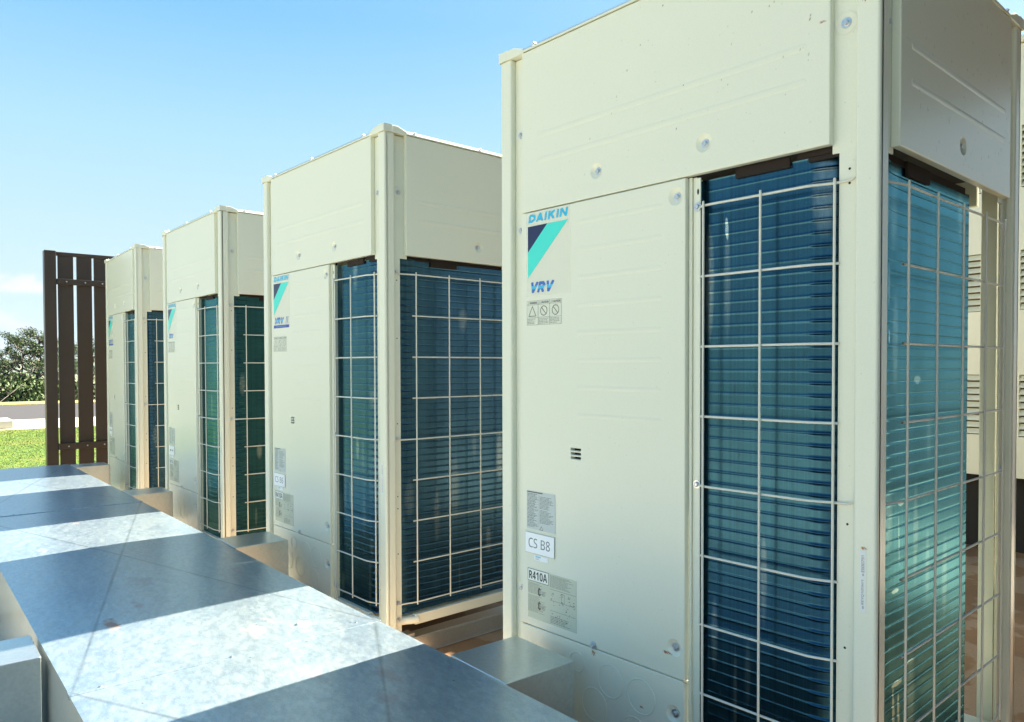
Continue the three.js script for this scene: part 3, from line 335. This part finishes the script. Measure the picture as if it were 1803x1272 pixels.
const logo = four => canvasTex(768, 1088, (c, w, h) => { const X = v => (v - .0946) / (.2425 - .0946) * w, Y = v => (1.2705 - v) / (1.2705 - 1.061) * h;   // x .0946-.2425, y 1.061-1.2705
  const vy = Y(1.104), vh = Y(1.078) - vy; c.fillStyle = '#2f66bd'; letters(c, 'VRV', X(.1055), vy, X(.183) - X(.1055), vh, 40, .3); if (four) { c.save(); c.transform(1, 0, -.25, 1, .25 * (vy + vh), 0); fitText(c, 'IV', X(.205), vy, X(.228) - X(.205), vh, '#px serif'); c.restore(); }
  c.globalCompositeOperation = 'source-atop'; c.fillStyle = '#37b9e4'; c.fillRect(X(.1), vy + vh * .36, X(.2) - X(.1), vh * .30);
  c.globalCompositeOperation = 'destination-out'; for (let k = 0; k < 6; k++) { c.fillStyle = 'rgba(0,0,0,.55)'; c.fillRect(X(.1), vy + vh * (.10 + k * .16), X(.198) - X(.1), 5); }
  c.globalCompositeOperation = 'source-over'; c.fillStyle = '#27b6dc'; letters(c, 'DAIKIN', X(.1015), Y(1.2675), X(.232) - X(.1015), Y(1.2475) - Y(1.2675), 31, .2);
  const poly = (col, pts) => { c.fillStyle = col; c.beginPath(); pts.forEach(([a, b], i) => i ? c.lineTo(X(a), Y(b)) : c.moveTo(X(a), Y(b))); c.closePath(); c.fill(); };
  poly('#14234f', [[.1006, 1.239], [.168, 1.239], [.1006, 1.177]]); poly('#46dccb', [[.168, 1.239], [.2355, 1.239], [.1006, 1.1145], [.1006, 1.177]]);
  if (four) { c.fillStyle = '#1f46a0'; c.fillRect(X(.1), Y(1.0735), X(.236) - X(.1), Y(1.062) - Y(1.0735)); c.fillStyle = 'rgba(120,150,190,.55)'; c.fillRect(X(.12), Y(1.0705), X(.212) - X(.12), Y(1.0655) - Y(1.0705)); }
  c.globalCompositeOperation = 'destination-over'; c.fillStyle = 'rgba(236,238,226,0.16)'; c.fillRect(0, 0, w, h * (four ? 1 : .955)); c.globalCompositeOperation = 'source-over'; });
const logoA = logo(false), logoB = logo(true);
const lines = (c, x, y, w, h, n, a = .5, seed = 1) => { const r = rng(seed); c.fillStyle = `rgba(40,48,44,${a})`; const lh = h / n; for (let k = 0; k < n; k++) { let p = x; const end = x + w * (.55 + .45 * r()); while (p < end) { const l = lh * (.5 + 2.2 * r()); c.fillRect(p, y + k * lh + lh * .25, Math.min(l, end - p), lh * .42); p += l + lh * .4; } } };
const warnTex = canvasTex(512, 256, (c, w, h) => { c.strokeStyle = 'rgba(70,78,72,.8)'; c.lineWidth = 2; c.fillStyle = 'rgba(236,238,228,.2)'; c.fillRect(0, 0, w, h); c.strokeRect(2, 2, w - 4, h - 4);
  for (let k = 0; k < 3; k++) { const x = k * w / 3; c.strokeRect(x + 2, 2, w / 3 - 2, h - 4); c.beginPath(); c.moveTo(x, 44); c.lineTo(x + w / 3, 44); c.moveTo(x, 176); c.lineTo(x + w / 3, 176); c.stroke(); c.fillStyle = 'rgba(30,34,32,.95)'; fitText(c, k ? 'CAUTION' : 'WARNING', x + 44, 12, 112, 22, 'bold #px sans-serif'); c.beginPath(); c.moveTo(x + 14, 34); c.lineTo(x + 36, 34); c.lineTo(x + 25, 12); c.closePath(); c.stroke(); const cx = x + w / 6; c.save(); c.lineWidth = 6; c.strokeStyle = 'rgba(45,52,48,.95)'; c.beginPath(); if (k === 0) { c.moveTo(cx, 60); c.lineTo(cx + 54, 160); c.lineTo(cx - 54, 160); c.closePath(); } else { c.arc(cx, 110, 48, 0, 6.2832); c.moveTo(cx - 34, 76); c.lineTo(cx + 34, 144); } c.stroke(); c.restore(); lines(c, x + 8, 184, w / 3 - 20, 62, 4, .5, k + 3); } });
const plateTex = canvasTex(512, 480, (c, w, h) => { c.fillStyle = 'rgba(196,206,200,.95)'; c.fillRect(0, 0, w, h); c.fillStyle = 'rgba(40,44,42,.8)'; c.fillRect(8, 6, w * .55, 14); lines(c, 10, 28, w * .4, 430, 26, .62, 5); lines(c, w * .46, 50, w * .5, 160, 10, .6, 6); lines(c, w * .46, 220, w * .5, 170, 11, .6, 7); c.strokeStyle = 'rgba(60,70,66,.6)'; c.lineWidth = 2; for (let k = 0; k < 14; k++) { c.beginPath(); c.moveTo(8, 40 + k * 30); c.lineTo(w * .42, 40 + k * 30); c.stroke(); } c.beginPath(); c.moveTo(w * .43, 40); c.lineTo(w * .43, 440); c.stroke(); c.lineWidth = 5; c.strokeStyle = 'rgba(50,58,54,.9)'; c.beginPath(); c.moveTo(w * .52, 425); c.lineTo(w * .46, 470); c.lineTo(w * .58, 470); c.closePath(); c.stroke(); });
const csTex = s => canvasTex(512, 256, (c, w, h) => { c.fillStyle = '#f4f6f4'; c.fillRect(0, 0, w, h); c.strokeStyle = '#a9ada6'; c.lineWidth = 5; c.strokeRect(2, 2, w - 4, h - 4); c.fillStyle = '#5d686b'; fitText(c, s, 62, 66, 376, 118, '#px sans-serif'); });
const smallTex = canvasTex(256, 64, (c, w, h) => { c.fillStyle = '#eef3f2'; c.fillRect(0, 0, w, h); c.fillStyle = '#7fc4d8'; c.fillRect(24, 10, 100, 18); lines(c, 24, 34, 110, 24, 2, .6, 8); });
const wireTex = canvasTex(1024, 768, (c, w, h) => { c.fillStyle = 'rgba(212,218,196,.55)'; c.fillRect(0, 0, w, h); c.fillStyle = 'rgba(232,236,224,.95)'; c.fillRect(8, 4, w * .43, h * .24); c.strokeStyle = '#1c211f'; c.lineWidth = 7; c.strokeRect(8, 4, w * .43, h * .24); c.fillStyle = '#14181a'; fitText(c, 'R410A', 32, 32, w * .43 - 50, h * .24 - 56, 'bold #px sans-serif');
  lines(c, w * .47, 20, w * .5, h * .24, 12, .42, 11); lines(c, 10, h * .28, w * .33, h * .22, 11, .40, 12); lines(c, 10, h * .53, w * .36, h * .34, 17, .36, 13); lines(c, w * .48, h * .82, w * .48, h * .15, 5, .4, 14);
  const r = rng(5); for (const [x, y] of [[.25, .34], [.25, .62]]) { c.fillStyle = 'rgba(60,66,62,.85)'; c.beginPath(); c.moveTo(w * x, h * y); c.lineTo(w * (x + .03), h * (y + .04)); c.lineTo(w * (x + .03), h * (y + .15)); c.lineTo(w * x, h * (y + .18)); c.lineTo(w * (x - .03), h * (y + .15)); c.lineTo(w * (x - .03), h * (y + .04)); c.closePath(); c.fill(); c.fillStyle = 'rgba(205,210,195,.8)'; c.fillRect(w * (x + .004), h * (y + .05), w * .018, h * .08); lines(c, w * (x + .05), h * (y + .06), w * .1, h * .1, 4, .6, 20); }
  c.strokeStyle = 'rgba(50,56,52,.7)'; c.lineWidth = 4; for (const y of [.30, .52, .72]) { c.beginPath(); c.moveTo(w * .47, h * y); c.lineTo(w * .98, h * y); c.stroke(); } for (let k = 0; k < 46; k++) { const x = w * (.49 + .46 * r()), y = h * (.32 + .58 * r()); c.fillStyle = `rgba(40,46,42,${.35 + .4 * r()})`; c.fillRect(x, y, 6 + 30 * r(), 4 + 10 * r()); if (r() > .6) { c.beginPath(); c.moveTo(x, y); c.lineTo(x + 60 * (r() - .5), y + 60 * r()); c.stroke(); } } c.strokeRect(w * .70, h * .34, w * .06, h * .16); });
const serialTex = canvasTex(96, 1024, (c, w, h) => { c.fillStyle = 'rgba(236,238,232,.85)'; c.fillRect(0, 0, w, h); c.save(); c.translate(0, h); c.rotate(-Math.PI / 2); c.fillStyle = '#22282a'; fitText(c, 'REYQ10TAY1', 130, 24, 400, 46, '#px sans-serif'); fitText(c, 'E000791', 660, 24, 270, 46, '#px sans-serif'); c.fillStyle = 'rgba(40,46,46,.6)'; c.fillRect(60, 40, 50, 8); c.fillRect(60, 54, 50, 8); c.fillRect(600, 40, 36, 8); c.fillRect(600, 54, 36, 8); c.restore(); });
const rustTex = (seed, drip) => canvasTex(128, 128, (c, w, h) => { const im = c.createImageData(w, h); for (let j = 0; j < h; j++) for (let i = 0; i < w; i++) { const x = (i / w - .5) * 2, y = (j / h - .5) * 2, q = drip ? x * x * 5 + (y < 0 ? y * y * 9 : y * y * 1.3) : x * x + y * y * 4; const a = clamp((1 - q) * 1.3 + (fbm(i * .09, j * .06, seed, 4) - .62) * 3.2) * .75, o = (j * w + i) * 4; im.data[o] = 186; im.data[o + 1] = 116; im.data[o + 2] = 52; im.data[o + 3] = a * 255; } c.putImageData(im, 0, 0); });
const rustA = rustTex(3, true), rustB = rustTex(9, false);
const speckTex = canvasTex(1024, 512, (c, w, h) => { const r = rng(91); for (let k = 0; k < 130; k++) { const x = w * (1 - Math.pow(r(), 1.4)), y = h * r(), s = .8 + 2.4 * r(); c.fillStyle = `rgba(225,226,214,${.35 + .55 * r()})`; c.beginPath(); c.ellipse(x, y, s * (.4 + .3 * r()), s * (1 + 1.4 * r()), 0, 0, 6.2832); c.fill(); } });

// ------------------------------------------------------------------ place the row of four units
const rows = [[0, 0, 2.5636, .0832], [-1.563, .011, 2.3728, .0764], [-3.085, .008, 1.1567, .0648], [-4.631, 0, -.5619, .0768]];
const unitLabels = ['nearest large cream condenser unit with the number label CS B8', 'second cream condenser unit from the camera with the number label CS B6', 'third cream condenser unit from the camera with teal coil and glossy door', 'farthest cream condenser unit standing beside the brown slatted screen'];
const proto = makeUnit(coilMats[0]);
const units = rows.map(([x, z, a, y], i) => { const u = i ? proto.clone() : proto; u.name = numbered('condenser_unit'); scene.add(u); u.position.set(x, y, z); u.rotation.y = a * Math.PI / 180; u.traverse(o => { if (o.name === 'coil') o.material = coilMats[i]; if (o.isMesh) o.castShadow = o.receiveShadow = true; }); tag(u, unitLabels[i], 'condenser unit', 'row of outdoor condenser units'); return u; });
units.forEach((u, i) => { const four = i === 1 || i === 3, dy = i ? -.016 : 0; decal('logo_sticker', u, four ? logoB : logoA, .0946, .2425, 1.061, 1.2705);
  decal('warning_label', u, warnTex, .0964, .2143, 1.0001 + (four ? -.032 : 0), 1.0592 + (four ? -.032 : 0)); decal('rating_plate', u, plateTex, .0949, .1929, .5046 + dy, .5976 + dy);
  const lab = ['CS B8', 'CS B6', null, null][i]; const t = lab ? csTex(lab) : canvasTex(256, 128, (c, w, h) => { c.fillStyle = '#f2f4f2'; c.fillRect(0, 0, w, h); lines(c, 50, 34, 160, 60, 1, .45, 4); });
  mesh('number_label', boxUV(box(.0905, .1915, .4455 + dy, .4965 + dy, .0008, .0024, .0004)), M.wire, u); decal('number_print', u, t, .0907, .1913, .4457 + dy, .4963 + dy, .0027);
  decal('small_label', u, smallTex, .1208, .1679, .4305 + dy, .4430 + dy); decal('instruction_label', u, wireTex, .0975, .2625, .2865, .4075); decal('serial_label', u, serialTex, .9035, .9135, .493, .597, .0007); });
{ const u = units[0]; for (const [x, y, w, h, t, wh, z] of [[.313, .2585, .03, .022, rustA, 'front', .0009], [.516, .315, .03, .016, rustB, 'front', .0009], [.56, .2655, .02, .006, rustB, 'front', .0009], [.835, 1.485, .016, .010, rustB, 'front', .0009], [.905, 1.505, .022, .03, rustA, 'front', .0009], [.91, .60, .014, .012, rustB, 'front', .0009], [.09, .2675, .05, .004, rustB, 'front', .0009], [.45, .18, .014, .012, rustB, 'front', .0009]]) decal('rust_stain', u, t, x - w / 2, x + w / 2, y - h / 2, y + h / 2, z, wh, null, .8); decal('dirt_specks', u, canvasTex(1024, 512, (c, w, h) => { const r = rng(17); for (let k = 0; k < 46; k++) { const x = w * Math.sqrt(r()), y = h * r(), q = .7 + 2 * r(); c.fillStyle = `rgba(120,86,52,${.25 + .5 * r()})`; c.beginPath(); c.ellipse(x, y, q * .7, q * (1 + r()), .3, 0, 6.2832); c.fill(); } }), .10, .84, 1.285, 1.655, .0009, 'front', null, .8); decal('dirt_specks', u, speckTex, .10, .68, 1.29, 1.65, .0009, 'side', null, .7); }

scene.fog = new THREE.FogExp2(0xdcecf5, .00012);   // summer haze over the far ridge
renderer.render(scene, camera);
